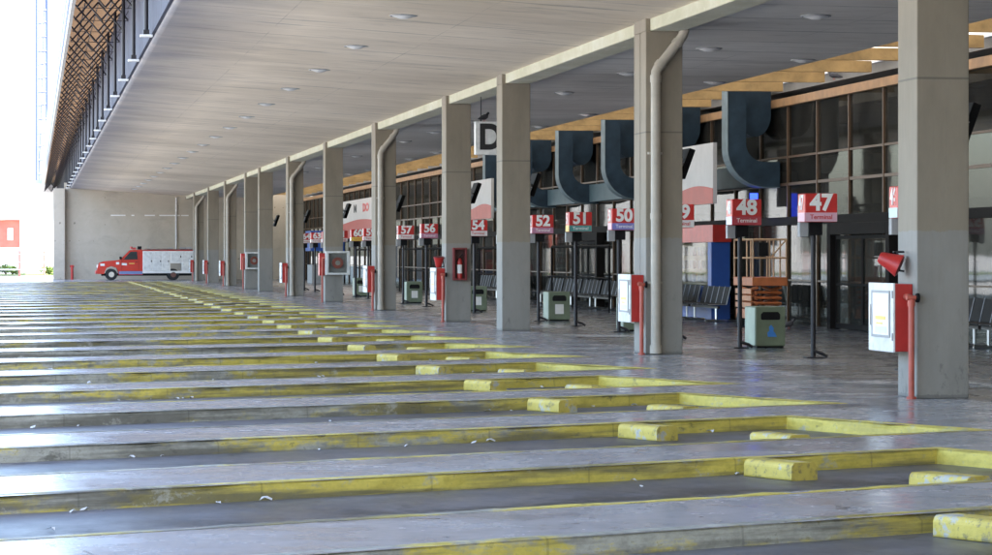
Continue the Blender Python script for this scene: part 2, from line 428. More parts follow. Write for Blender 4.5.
pf.add([nl,(XE,ye,0),(XE,420,0),(-60,420,0),(-60,ye+2,0),nl-U*(L+PITCH*U.y)], [(0,1,2,3,4,5)])
tag(pf.build('platform', 'platform'), kind='structure')
cf = MB(); cf.add([(XE,-60,.0),(60,-60,.0),(60,420,.0),(XE,420,.0)], [(0,1,2,3)])
tag(cf.build('concourse_pavement', 'concourse', fix=False), kind='structure')
# paler strips on the concourse between column row and signs
pb = MB()
for k in range(-1, 25):
    y = 33.3+7.65*k
    pb.add([(XE+.02, y+2.2, .004), (12.4, y+2.2, .004), (12.4, y+4.6, .004), (XE+.02, y+4.6, .004)], [(0,1,2,3)])
tag(pb.build('pale_strip', 'platform', fix=False), kind='structure')

# kerbs: one U-shaped kerb round each bay
rk = random.Random(3)
for i in NB:
    # local frame: x along U, y along V, origin at C_i
    path = [(-L,0),(0,0),(0,-W),(-L,-W)]
    pts = []
    for (p, q) in zip(path[:-1], path[1:]):
        n = max(2, int(math.dist(p, q)/.28))
        for k in range(n): pts.append((p[0]+(q[0]-p[0])*k/n, p[1]+(q[1]-p[1])*k/n))
    pts.append(path[-1])
    # outward normal (away from the bay)
    def outn(k):
        x, y = pts[k]
        if abs(x) < 1e-6 and abs(y) < 1e-6: return (1, 1)
        if abs(x) < 1e-6 and abs(y+W) < 1e-6: return (1, -1)
        if abs(y) < 1e-6: return (0, 1)
        if abs(x) < 1e-6: return (1, 0)
        return (0, -1)
    prof = [(0, -DROP-.02), (.004, -.05), (.006, -.022), (.014, -.006), (.028, .003), (.08, .005), (.15, .004), (.15, -.05)]
    m_ = MB(); vs = []
    for k in range(len(pts)):
        nx, ny = outn(k)
        j = rk.gauss(0, .006); jz = rk.gauss(0, .0035); chip = rk.random() < .16
        for q, (o_, z) in enumerate(prof):
            jj = j if 0 < q < 6 else 0
            if chip and q in (2, 3, 4): jj += .02; zz = z-.014
            else: zz = z + (jz if 2 <= q <= 5 else 0)
            vs.append((pts[k][0]+nx*(o_+jj), pts[k][1]+ny*(o_+jj), zz))
    P_ = len(prof)
    m_.add(vs, [(k*P_+q, (k+1)*P_+q, (k+1)*P_+q+1, k*P_+q+1) for k in range(len(pts)-1) for q in range(P_-1)], False)
    tag(m_.build('kerb', 'kerb', loc=C_(i), rotz=R(25)), kind='structure')

# wheel stops, two in each bay
def stop_mesh():
    m_ = MB()
    poly = [(-.135, 0), (.135, 0), (.13, .105), (.10, .145), (-.105, .145), (-.133, .115)]
    m_.prism(poly, 'y', -.31, .31)
    return m_
stop0 = None
for i in NB:
    for side, (a, b) in (('far', (-2.20, -.50)), ('near', (-1.98, -2.36))):
        jr = random.Random(i*7+(side == 'near'))
        p = C_(i)+U*(a+jr.uniform(-.05,.05))+V*(b+jr.uniform(-.04,.04))
        if stop0 is None:
            o = stop_mesh().build('wheel_stop', 'block', bevel=.018); stop0 = o
        else:
            o = stop0.copy(); col.objects.link(o)
        o.location = (p.x, p.y, -DROP); o.rotation_euler = (0, 0, R(25+jr.uniform(-4,4)))
        if i < -1:
            tag(o, 'yellow concrete wheel stop in a bay behind the camera, %s side of the %s' % (side, nth(i+4)), 'wheel stop', 'yellow wheel stops in the bays')
        else:
            tag(o, 'chipped yellow and white wheel stop, %s kerb of the %s bay counted from the front' % (side, nth(i+1)), 'wheel stop', 'yellow wheel stops in the bays')

# litter
rl = random.Random(11)
litter0 = []
for k in range(4):
    m_ = MB(); n = 7
    ctr = (.01, 0, .075)
    ring = [((.05+.05*rl.random())*math.cos(t)*1.5, (.04+.04*rl.random())*math.sin(t), .004+.09*rl.random()) for t in [2*math.pi*j/n for j in range(n)]]
    m_.add([ctr]+ring, [(0, 1+j, 1+(j+1)%n) for j in range(n)])
    litter0.append(m_)
lit_me = []
spots = [(i, rl.uniform(-9, -.3), -abs(rl.gauss(.05, .07))-.03) for i in range(0, 14) for _ in range(7)]+[(i, rl.uniform(-10, -3), -rl.uniform(.4, 2.4)) for i in range(0, 10) for _ in range(3)]
nlit = {}
lsrc = [None]*4
for k, (i, a, b) in enumerate(spots):
    p = C_(i)+U*a+V*b
    q = k % 4
    if lsrc[q] is None: o = litter0[q].build('paper_scrap', 'paper'); lsrc[q] = o
    else: o = lsrc[q].copy(); col.objects.link(o)
    sz = rl.uniform(.14, .42)
    o.location = (p.x, p.y, -DROP+.001); o.rotation_euler = (0, 0, rl.uniform(0, 6.28)); o.scale = (sz, sz, sz)
    tag(o, 'small crumpled white paper scrap lying on the floor of the %s bay from the front' % nth(i+1), 'litter', 'paper scraps littering the %s bay' % nth(i+1))

# ------------------------------------------------------------------ canopy roof
YA, YB = -30, 400
roof = empty('canopy_roof', (0, 0, 0), 'long concrete platform roof with steel lattice edge above the bus bays', 'canopy roof')
prof = [(10.45,5.70),(8.2,5.84),(6.2,5.97),(4.4,6.08),(3.6,6.14),(3.0,6.18),(2.62,6.20),(2.53,6.22),(2.5,6.26),(2.5,6.8),(2.5,7.3),(2.5,8.6),(2.9,8.6),(3.0,7.2),(10.45,6.6)]
s_ = MB(); n = len(prof)
YW = 199.9
s_.add([(x, y, z) for y in (YA, YW) for (x, z) in prof], [(k, k+1, n+k+1, n+k) for k in range(n-1)], True)
s_.add([(x, YA, z) for x, z in prof], [tuple(range(n))])
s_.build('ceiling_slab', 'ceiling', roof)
s_ = MB(); s_.box(2.5, 2.9, YW, YB, 6.3, 8.6)
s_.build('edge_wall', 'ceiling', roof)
b_ = MB(); b_.prism([(10.36,5.50),(10.92,5.50),(10.92,5.69),(10.92,6.5),(10.36,6.5)], 'y', YA, YW)
b_.build('edge_beam', 'beam', roof, bevel=.02)
s_ = MB(); s_.prism([(10.92,5.66),(15.7,5.62),(15.7,5.95),(15.9,6.3),(10.92,6.55)], 'y', YA, YW)
s_.build('concourse_ceiling', 'ceiling_dark', roof)
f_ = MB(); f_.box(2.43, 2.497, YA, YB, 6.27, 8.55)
f_.build('edge_shade_sheet', simple('edge_shade_blue_grey', (.042,.047,.072), .75, 0, .25, 1.5, 0, .2), roof)  # dark sheet added over the slab edge to hold its bluish shade
f_ = MB(); f_.box(.93, 1.02, YA, YB, 7.80, 7.98)
f_.build('canopy_edge', 'fascia_edge', roof)
f_ = MB()
yy = YA
f_.box(.86, .92, YA, YB, 7.95, 10.4)
for k in range(6): f_.box(.83, .86, YA, YB, 8.22+.36*k, 8.40+.36*k)
f_.build('canopy_fascia', 'fascia', roof)
f_ = MB(); f_.add([(1.03,YA,8.60),(2.9,YA,8.64),(2.9,YB,8.64),(1.03,YB,8.60)], [(0,1,2,3)])
f_.build('soffit_sheet', 'brown_sheet', roof, fix=False)
def truss_module():
    m_ = MB()
    for k in range(2):
        y = k*3.825
        nx = 2; dx = (2.42-1.06)/nx
        for j in range(nx):
            x0 = 1.06+j*dx
            m_.bar((x0, y, 7.74), (x0+dx, y, 8.52), .032)
            m_.bar((x0, y, 8.52), (x0+dx, y, 7.74), .032)
        m_.bar((1.04, y, 7.72), (2.46, y, 7.72), .012)
        m_.bar((2.44, y, 8.0), (2.44, y-.3, 7.6), .02)
        m_.bar((2.44, y, 8.0), (2.30, y+.2, 7.75), .02)
    for x in (1.4, 1.75, 2.1):
        m_.bar((x, 0, 8.52), (x, 7.65, 8.52), .02)
    return m_
t0 = truss_module().build('lattice_truss', 'steel_dark', roof, loc=(0, 29.4, 0))
k = 1
while 29.4+7.65*k < 392:
    o = t0.copy(); col.objects.link(o); o.location.y = 29.4+7.65*k; k += 1
h_ = MB(); h_.tube([(0,0,.0),(0,0,2.35)], .043, 8)
h_.box(-.06,.06,-.06,.06,0,.10)
h0 = h_.build('roof_hanger', 'steel_dark', roof, loc=(2.30, 60, 6.22))
p_ = MB(); p_.box(-.13,.13,-.10,.10,-.05,0.0)
p_.build('hanger_plate', 'whitedirty', h0, bevel=.008)
for k in range(1, 44):
    o = h0.copy(); col.objects.link(o); o.location.y = 60+7.65*k
    for ch in h0.children:
        c = ch.copy(); col.objects.link(c); c.parent = o
# amber rooflight over the gap between ceiling and facade
a_ = MB(); a_.add([(15.75,YA,6.02),(18.9,YA,5.95),(18.9,YW,5.95),(15.75,YW,6.02)], [(0,1,2,3)])
a_.build('rooflight_sheet', 'amber', roof, fix=False)
a_ = MB()
y = YA
while y < YW-1:
    a_.box(15.72, 18.25, y, y+.16, 5.72, 5.975); y += 3.825
a_.build('rooflight_ribs', simple('glow_tinted_rib_timber', (.31,.20,.08), .7, 0, .3, 3), roof)  # amber glow from the rooflight is put into the ribs' ochre colour

# ceiling downlights
def downlight(mat_):
    m_ = MB(); n = 18
    rim = [(.22*math.cos(t), .22*math.sin(t), 0) for t in [2*math.pi*j/n for j in range(n)]]
    rim2 = [(x*.93, y*.93, -.018) for x, y, z in rim]
    low = [(x*.36, y*.36, -.062) for x, y, z in rim]
    m_.add(rim+rim2+low, [(j,(j+1)%n,n+(j+1)%n,n+j) for j in range(n)]+[(n+j,n+(j+1)%n,2*n+(j+1)%n,2*n+j) for j in range(n)], False)
    m_.add(low, [tuple(range(n))])
    return m_
def ceil_z(x):
    for (xa, za), (xb, zb) in zip(prof[:-1], prof[1:]):
        if xb <= x <= xa: return za+(zb-za)*(x-xa)/(xb-xa)
rows = [('over the bus bays', 6.5, ceil_z(6.5), 51.1, 19, 'downlights over the bays'),
        ('in the concourse row nearer the columns', 12.75, 5.64, 46.4, 14, 'downlights over the concourse'),
        ('in the concourse row nearer the glass front', 15.3, 5.62, 49.0, 14, 'downlights over the concourse')]
d0 = None
for where, x, z, ys, nn, grp in rows:
    for k in range(nn):
        if d0 is None:
            d0 = downlight('white').build('ceiling_light', 'white')
            rg = MB(); n = 18
            rg.tube([(.24*math.cos(t), .24*math.sin(t), -.006) for t in [2*math.pi*j/n for j in range(n+1)]], .016, 6, False)
            rg.build('trim_ring', 'grey', d0)
            o = d0
        else: o = copy_tree(d0)
        o.location = (x, ys+7.65*k, z-.001)
        tag(o, 'round white ceiling downlight %s, %s from the front' % (where, nth(k)), 'ceiling light', grp)

# ------------------------------------------------------------------ columns
YN = [32.95+15.3*k for k in range(3)]+[32.95+30.6+8.85+15.3*k for k in range(5)]+[32.95+30.6+8.85+61.2+8.85+15.3*k for k in range(4)]
CX0, CX1, CD = 10.28, 10.92, .76
shaft = None
piped = {1, 4, 6, 9, 11}
WORDS = {0:'with red siren and white hose cabinet', 1:'with twin left faces and thick elbowed drain pipe', 2:'plain, just right of the letter D sign',
         3:'with red extinguisher case on its front', 4:'with drain pipe, left of platform signs 57 and 56', 5:'with grey framed hose box on its front'}
def add_column(y, label, pipe):
    global shaft
    r = empty('concrete_column', (CX0, y, 0), label, 'column', 'square concrete columns along the platform')
    h = 5.498
    if pipe:
        m_ = MB(); m_.box(0, CX1-CX0, 0, .44, 0, h); m_.box(.0, CX1-CX0, .49, CD+.22, 0, h); m_.box(.03, CX1-CX0-.03, .44, .49, 0, h)
    else:
        m_ = MB(); m_.box(0, CX1-CX0, 0, CD, 0, h)
    m_.build('shaft', 'column', r, bevel=.014)
    m_ = MB(); m_.box(0, .078, 0, CD+(.22 if pipe else 0), h+.002, 5.71)
    m_.build('head', 'column', r)
    if pipe:
        yp = -.105
        m_ = MB()
        m_.tube([(.15, yp, .02), (.15, yp, 4.72), (.155, yp, 4.80), (.19, yp, 4.87), (.56, yp, 5.33), (.62, yp, 5.42), (.645, yp, 5.50), (.645, yp, 5.75)], .085, 16)
        m_.build('drain_pipe', 'pipe', r)
        m_ = MB()
        m_.tube([(.15, yp, 4.62), (.15, yp, 4.74)], .098, 16); m_.tube([(.20, yp, 4.885), (.255, yp, 4.953)], .098, 16)
        m_.tube([(.50, yp, 5.256), (.55, yp, 5.318)], .098, 16); m_.tube([(.15, yp, 2.3), (.15, yp, 2.4)], .096, 16); m_.tube([(.15, yp, .02), (.15, yp, .16)], .1, 16)
        for z in (1.2, 3.4): m_.box(.03, .27, yp+.02, 0, z, z+.04)
        m_.build('pipe_collars', 'pipe', r)
    return r
for k, y in enumerate(YN):
    w = WORDS.get(k, 'with slanting drain pipe at its top' if k in piped else 'plain square shaft')
    add_column(y, 'grey and beige concrete column %s, %s from the camera' % (w, nth(k)), k in piped)
add_column(YN[0]-15.3, 'concrete column outside the frame to the right of the camera', False)

# hose cabinets
def hose_cabinet(y, label, wide=True):
    r = empty('hose_cabinet', (CX0, y, 0), label, 'hose cabinet', 'fire hose cabinets on the columns')
    m_ = MB(); m_.box(-.215, -.002, .16, 1.16, .55, 1.35)
    m_.build('box', 'red', r, bevel=.008)
    m_ = MB(); m_.box(-.243, -.217, .15, 1.17, .54, 1.36)
    d = m_.build('door', 'whitedirty', r, bevel=.006)
    m_ = MB(); m_.box(-.252, -.2435, .30, .98, .74, 1.24)
    m_.build('window', 'white', d)
    m_ = MB()
    m_.box(-.258, -.2435, .27, .30, .71, 1.27); m_.box(-.258, -.2435, .98, 1.01, .71, 1.27); m_.box(-.258, -.2435, .30, .98, 1.24, 1.27); m_.box(-.258, -.2435, .30, .98, .71, .74)
    m_.build('window_frame', 'grey', d)
    m_ = MB(); m_.box(-.262, -.2435, 1.05, 1.08, .85, 1.10)
    m_.build('handle', 'chrome', d)
    m_ = MB()
    m_.box(-.2545, -.2525, .45, .80, 1.0, 1.18); m_.build('notice', 'white', d)
    m_ = MB(); m_.box(-.2545, -.2525, .42, .86, .92, .965); m_.box(-.2545, -.2525, .55, .82, .865, .89); m_.build('yellow_label', BAND['yellow'], d)
    m_ = MB(); m_.box(-.2545, -.2525, .40, .85, .76, .84); m_.build('grey_label', BAND['paleblue'], d)
    for z in (.68, 1.18):
        m_ = MB(); m_.tube([(-.246, .165, z), (-.246, .165, z+.09)], .012, 8); m_.build('hinge', 'grey', d)
    m_ = MB(); m_.tube([(-.085, -.06, .0), (-.085, -.06, 1.10), (-.085, -.045, 1.16), (-.085, .03, 1.20), (-.085, .158, 1.20)], .036, 12)
    m_.tube([(-.085, -.06, 1.09), (-.085, -.06, 1.16)], .045, 12); m_.tube([(-.14, -.05, 1.19), (-.03, -.05, 1.19)], .03, 10)
    m_.tube([(-.085,-.06,.0),(-.085,-.06,.03)], .06, 12)
    m_.build('supply_pipe', 'red_pipe', r)
    m_ = MB(); m_.tube([(-.02, -.05, 1.19), (.01, -.05, 1.19)], .055, 12); m_.build('valve_wheel', 'black', r)
    return r
hc0 = None
for k in (0, 1, 3, 4, 6, 9, 10, 11):
    lab = 'white doored red fire hose cabinet with riser pipe on the %s column' % nth(k)
    if hc0 is None: hc0 = hose_cabinet(YN[k], lab); o = hc0
    else:
        o = copy_tree(hc0); o.location = (CX0, YN[k], 0); o['label'] = lab
# narrow red standpipe boxes on the left of the columns with a front box
def standpipe(y, label):
    r = empty('standpipe_box', (CX0, y, 0), label, 'standpipe')
    m_ = MB(); m_.box(-.20, -.004, .05, .5, .95, 1.75); m_.build('case', 'red', r, bevel=.008)
    m_ = MB(); m_.tube([(-.10, .02, 0), (-.10, .02, 1.62)], .035, 10); m_.tube([(-.10, .02, 1.55), (.06, -.04, 1.62)], .03, 10); m_.build('riser_pipe', 'red_pipe', r)
    return r
standpipe(YN[5], 'narrow red standpipe on the left edge of the sixth column')
standpipe(YN[8], 'narrow red standpipe on the left edge of the ninth column')
def front_box(y, label):
    r = empty('hose_box', (CX0, y, 0), label, 'hose box', 'glazed hose boxes on the column fronts')
    m_ = MB()
    x0, x1, z0, z1 = .0, .86, .98, 1.82
    for a in ((x0, x0+.10, z0, z1), (x1-.10, x1, z0, z1), (x0+.10, x1-.10, z1-.07, z1), (x0+.10, x1-.10, z0, z0+.07)):
        m_.box(a[0], a[1], -.26, -.004, a[2], a[3])
    m_.build('frame', 'whitedirty', r, bevel=.006)
    m_ = MB(); m_.box(x0+.10, x1-.10, -.06, -.006, z0+.07, z1-.07); m_.build('back_panel', 'grey', r)
    m_ = MB(); m_.tube([(.43, -.19, 1.40), (.43, -.09, 1.40)], .20, 20); m_.build('hose_reel', 'red_pipe', r)
    m_ = MB(); m_.tube([(.43, -.20, 1.40), (.43, -.19, 1.40)], .09, 14); m_.build('reel_hub', 'chrome', r)
    m_ = MB(); m_.add([(x0+.1, -.24, z0+.07), (x1-.1, -.24, z0+.07), (x1-.1, -.24, z1-.07), (x0+.1, -.24, z1-.07)], [(0,1,2,3)]); m_.build('pane', 'clear', r)
    return r
front_box(YN[5], 'pale framed glass hose box on the front of the sixth column')
front_box(YN[8], 'pale framed glass hose box on the front of the ninth column')
# extinguisher case on the fourth column
r = empty('extinguisher_case', (CX0+.16, YN[3], 1.05), 'dark red case holding a fire extinguisher on the fourth column', 'extinguisher case')
m_ = MB()
for a in ((0,.05,0,.82),(.30,.35,0,.82),(.05,.30,.77,.82),(.05,.30,0,.05)): m_.box(a[0],a[1],-.2,-.004,a[2],a[3])
m_.build('case', simple('dark_red_case', (.16,.02,.02), .5), r, bevel=.004)
m_ = MB(); m_.box(.05,.30,-.03,-.005,.05,.77); m_.build('back_panel', simple('dark_case_back', (.07,.02,.02), .6), r)
e_ = empty('fire_extinguisher', (CX0+.335, YN[3]-.11, 1.105), 'small red fire extinguisher with white label inside the dark red case', 'extinguisher')
m_ = MB(); m_.tube([(0,0,0),(0,0,.40),(0,0,.46),(0,0,.50)], [.066,.066,.05,.025], 16); m_.build('cylinder', 'red', e_)
m_ = MB(); m_.tube([(0,0,.12),(0,0,.34)], .0675, 16, False); m_.build('paper_label', 'white', e_)
m_ = MB(); m_.box(-.02,.02,-.03,.03,.50,.54); m_.bar((0,-.02,.54),(.07,-.05,.60), .018); m_.tube([(-.02,-.02,.52),(-.085,-.03,.40),(-.08,-.03,.2)], .01, 8); m_.build('valve_head', 'black', e_)
# sirens
def siren(loc, d, label):
    r = empty('alarm_siren', loc, label, 'siren', 'red alarm sirens')
    d = Vector(d).normalized()
    m_ = MB(); m_.tube([d*-.13, d*-.10, d*.0, d*.115, d*.135], [.055, .075, .098, .135, .140], 22); m_.build('horn', 'red', r)
    m_ = MB(); m_.tube([d*.136, d*.148], .12, 20); m_.build('horn_mouth', simple('dark_horn_mouth', (.12,.012,.012), .6), r)
    m_ = MB(); m_.bar((.05, 0, .11), (.19, .02, .11), .018); m_.bar((.10,0,.11),(.13,0,-.12), .018); m_.bar((.05,0,-.10),(.19,.02,-.12), .016)
    m_.build('bracket', 'steel_dark', r)
    return r
siren((10.07, YN[0]+.42, 1.62), (.62, -.25, -.30), 'red alarm siren tilted on its bracket above the nearest hose cabinet')
siren((10.14, YN[3]+.30, 1.50), (0, -.15, .95), 'red funnel shaped siren on top of the fourth column hose cabinet')
# monitors on the columns
def monitor(y, label):
    r = empty('monitor', (CX1+.24, y+1.05, 3.27), label, 'monitor', 'black monitors on the columns')
    rot = Matrix.Rotation(R(20), 3, 'Y')
    m_ = MB(); m_.box(-.055, .055, -.38, .38, -.27, .27, rot, (0,0,0)); m_.build('housing', 'black', r, bevel=.012)
    m_ = MB(); m_.box(.0555, .058, -.35, .35, -.24, .24, rot, (0,0,0)); m_.build('screen', simple('dead_screen', (.01,.012,.015), .1), r)
    m_ = MB(); m_.bar((-.06,-.2,0), (-.238, -.3, .02), .03); m_.bar((-.06,-.2,-.05), (-.2, -.9, .0), .025); m_.box(-.24,-.22,-.98,-.26,-.05,.07); m_.build('arm', 'grey', r)
    return r
mo0 = None
for k in range(0, 9):
    lab = 'tilted black monitor on an arm behind the %s column' % nth(k)
    if mo0 is None: mo0 = monitor(YN[k], lab); o = mo0
    else: o = copy_tree(mo0); o.location.y = YN[k]+1.05; o['label'] = lab

# ------------------------------------------------------------------ platform signs
SX = 12.65
def sign(num, y, band, sideband, word):
    lab = 'red box sign %s on a dark pole, %s lower band' % (num, {'pink':'pale pink','rose':'red','violet':'violet','teal':'teal','mauve':'pinkish','white':'white','yellow':'yellow','cyan':'pale cyan','paleblue':'pale blue'}[band])
    r = empty('platform_sign', (SX, y, 0), lab, 'platform sign', 'numbered platform signs')
    m_ = MB(); m_.tube([(0,0,.01),(0,0,2.20)], .042, 12); m_.build('pole', 'steel_dark', r)
    m_ = MB(); m_.box(-.14,.14,-.14,.14,.004,.022); m_.tube([(.0,-.03,.12),(.06,-.04,.10),(.15,-.05,.07),(.22,-.06,.02)], .028, 8); m_.build('foot', 'steel_dark', r, bevel=.004)
    m_ = MB(); m_.box(-.09,.13,-.10,.10,2.02,2.229); m_.build('junction_box', 'black', r, bevel=.006)
    m_ = MB(); m_.box(-.245,-.095,-.06,.08,1.99,2.229); m_.build('side_box', 'grey', r, bevel=.006)
    m_ = MB(); m_.box(-.20,.35,-.22,.22,2.23,2.70); bx = m_.build('sign_box', 'sign_red', r, bevel=.018)
    m_ = MB(); m_.box(-.192,.342,-.2235,-.2195,2.24,2.385); m_.build('front_band', BAND[band], bx)
    m_ = MB(); m_.box(-.2035,-.1995,-.212,.212,2.24,2.385); m_.build('side_band', BAND[sideband], bx)

    text(num, 'number', .37, 'letter', bx, (.075,-.2245,2.54), FRONT, .014, .003)
    text(num, 'side_number', .34, 'letter', bx, (-.2045,0,2.54), SIDE, .010, .003, .8)
    text('Terminal', 'lettering', .105, 'letter' if band in ('rose','violet','teal','mauve') else 'sign_red', bx, (.075,-.2262,2.312), FRONT, .001, .002)
    return r
SIGNS = [('46',41.05,'cyan','cyan'),('47',46.2,'pink','pink'),('48',51.2,'rose','paleblue'),('49',56.6,'white','white'),('50',62.2,'violet','pink'),
         ('51',67.3,'teal','yellow'),('52',72.4,'mauve','mauve'),('53',77.6,'white','cyan'),('54',83.2,'white','white'),('55',88.2,'white','cyan'),
         ('56',93.6,'mauve','white'),('57',99.6,'white','white'),('58',104.9,'white','white'),('59',110.2,'white','pink'),('60',114.6,'yellow','white'),
         ('61',121,'white','white'),('62',126.2,'mauve','white'),('63',131.4,'white','white'),('64',136.6,'white','pink')]
for a in SIGNS: sign(*a, 'Terminal')

# letter sign D between third and fourth columns
r = empty('letter_sign', (10.5, 69, 4.10), 'white hanging sign with a big black letter D behind the third column', 'letter sign')
m_ = MB(); m_.box(0,.95,-.11,.11,0,.80); m_.build('sign_panel', 'whitedirty', r, bevel=.01)
text('D', 'letter', .84, 'ink', r, (.36,-.113,.40), FRONT, .03, .004, .9)
m_ = MB()
for x in (.15,.8): m_.tube([(x,0,.8),(x,0,1.40)], .015, 6)
m_.build('suspension_rods', 'steel_dark', r)
# pigeons
def pigeon(loc, yaw, label):
    r = empty('pigeon', loc, label, 'pigeon', None, yaw)
    m_ = MB()
    m_.tube([(-.19,0,.06),(-.13,0,.07),(-.06,0,.095),(.02,0,.11),(.08,0,.13),(.105,0,.165),(.12,0,.195),(.145,0,.205),(.165,0,.20),(.185,0,.193)],
            [.012,.03,.055,.068,.058,.036,.028,.032,.022,.004], 12)
    m_.build('body', 'pigeon', r)
    m_ = MB()
    for s in (-1,1): m_.tube([(.0,.02*s,.07),(.005,.022*s,.0)], .006, 6); m_.tube([(-.015,.022*s,.004),(.03,.022*s,.004)], .004, 6)
    m_.build('legs', simple('pigeon_legs',(.4,.12,.1),.6), r)
    return r
pigeon((10.72, 69, 4.902), R(35), 'dark pigeon perched on top of the letter D sign')
pigeon((17.0, 64.2, .004), R(20), 'dark pigeon walking on the paving behind sign 47')
pigeon((18.3, 65.0, 5.74), R(150), 'dark pigeon perched on the amber timber beam above the glass front')

# ------------------------------------------------------------------ bins
def bin_(loc, label, mark):
    r = empty('litter_bin', loc, label, 'litter bin', 'green litter bins on the concourse')
    m_ = MB(); m_.box(0,.56,0,.80,.03,.75); b = m_.build('bin_body', 'bin', r, bevel=.02)
    m_ = MB(); m_.box(-.006,.0,.03,.77,.05,.73); m_.build('side_panel', 'binside', r)
    m_ = MB(); m_.box(.03,.53,.03,.77,.0,.03); m_.build('plinth', 'black', r)
    poly = [(.10,.53),(.12,.51),(.44,.51),(.46,.53),(.46,.61),(.42,.655),(.14,.655),(.10,.61)]
    m_ = MB(); m_.prism(poly, 'y', -.004, .002); m_.build('opening', 'black', r)
    if mark == 'blue':
        m_ = MB()
        m_.prism([(.23,.20),(.40,.20),(.36,.28),(.33,.30),(.34,.36),(.29,.42),(.25,.38),(.26,.31),(.22,.28)], 'y', -.005, .001)
        m_.build('emblem', simple('blue_emblem',(.04,.22,.62),.5), r)
    else:
        m_ = MB(); m_.box(.17,.39,-.005,.001,.18,.43); m_.build('notice', 'white', r)
    return r
bin_((12.98,51.35,0), 'green litter bin with blue emblem beside sign 48', 'blue')
bin_((13.0,72.9,0), 'green litter bin with white notice beside sign 52', 'paper')
bin_((12.9,86.0,0), 'green litter bin with white notice just left of the third column', 'paper')
bin_((12.9,62.9,0), 'green litter bin with white notice hidden partly behind the second column', 'paper')
bin_((12.9,100.6,0), 'green litter bin with white notice near sign 57', 'paper')
bin_((12.9,117.2,0), 'green litter bin with white notice near sign 60', 'paper')

# ------------------------------------------------------------------ terminal building
FX = 18.4
tb = empty('terminal_building', (FX, 33, 0), 'dark glazed terminal hall with brown mullions along the concourse', 'terminal building')
OX, OY = -FX, -33
def tbuild(m_, name, mat, parent=tb, **k):
    o = m_.build(name, mat, parent, loc=(OX, OY, 0) if parent is tb else (0,0,0), **k); return o
m_ = MB(); YF0, YF1 = -20, YW
ml = []
y = 61.29-2.72*29
while y < YF1: ml.append(y); y += 2.72
for y in ml: m_.box(FX-.05, FX+.06, y-.035, y+.035, 0, 5.35)
tbuild(m_, 'mullions', 'frame_brown')
m_ = MB()
for z, h in ((3.40,.07),(4.08,.05),(1.05,.04)): m_.box(FX-.035, FX+.045, YF0, YF1, z, z+h)
tbuild(m_, 'transoms', 'frame_brown')
m_ = MB(); m_.box(FX-.16, FX+.05, YF0, YF1, 2.42, 2.62)
tbuild(m_, 'door_head_beam', 'frame_dark')
m_ = MB(); m_.box(FX-.12, FX+.06, YF0, YF1, 5.36, 5.56)
tbuild(m_, 'timber_beam', 'wood_beam')
m_ = MB(); m_.add([(FX,YF0,0),(FX,YF1,0),(FX,YF1,5.36),(FX,YF0,5.36)], [(0,1,2,3)])
tbuild(m_, 'glazing', 'glass', fix=False)
m_ = MB()
m_.box(FX+.10, FX+.16, 112, YF1, 3.47, 5.35)
tbuild(m_, 'upper_cladding', 'brown_panel')
m_ = MB()
m_.box(FX+.07, 32, YF0, YF1, 5.74, 6.1)
tbuild(m_, 'hall_roof', 'hall')
m_ = MB()
m_.box(32, 32.3, YF0, YF1, 3.6, 6.1)
y = YF0
while y < YF1: m_.box(32, 32.3, y, y+4.5, 0.9, 3.6); y += 6
m_.box(32, 32.3, YF0, YF1, 0, .9)
tbuild(m_, 'rear_wall', 'hall')
m_ = MB()
y = YF0+1
while y < YF1:
    for q in (3.0, 3.9): m_.box(32.1, 32.18, y+q-.04, y+q+.04, .9, 3.6)
    m_.box(32.1, 32.18, y+2.4, y+5, 2.3, 2.37)
    y += 6
tbuild(m_, 'rear_window_bars', 'frame_dark')
m_ = MB()
for k in range(22):
    y = -10+9.6*k
    m_.box(24.5, 25.0, y, y+.5, 0, 5.73)
tbuild(m_, 'hall_columns', 'hall')
m_ = MB()
for k in range(10): m_.box(21, 23.6, 40+16*k, 44+16*k, 3.9, 4.3)
tbuild(m_, 'hall_bulkheads', 'grey')
m_ = MB(); rg = random.Random(5)
for k in range(24):
    y = 55+7*k; m_.box(27, 28.5, y, y+rg.uniform(2.2, 4.4), 0, rg.uniform(2.0, 3.3))
tbuild(m_, 'hall_booths', 'hall')
for k in range(84):
    y = 46+1.2*k+rg.uniform(-.6,.6); x = rg.uniform(19.0, 23); h = rg.uniform(1.0, 2.9)
    m_ = MB(); m_.box(x, x+.12, y, y+rg.uniform(.12, .9), 0, h)
    tbuild(m_, 'hall_screen', ('brown_panel','frame_dark','grey','hall','frame_dark','cream','hall','whitedirty','frame_dark','binside')[k%10])
# mezzanine floor inside
m_ = MB(); m_.box(22, 32, 30, 195, 3.05, 3.35); tbuild(m_, 'mezzanine', 'hall')
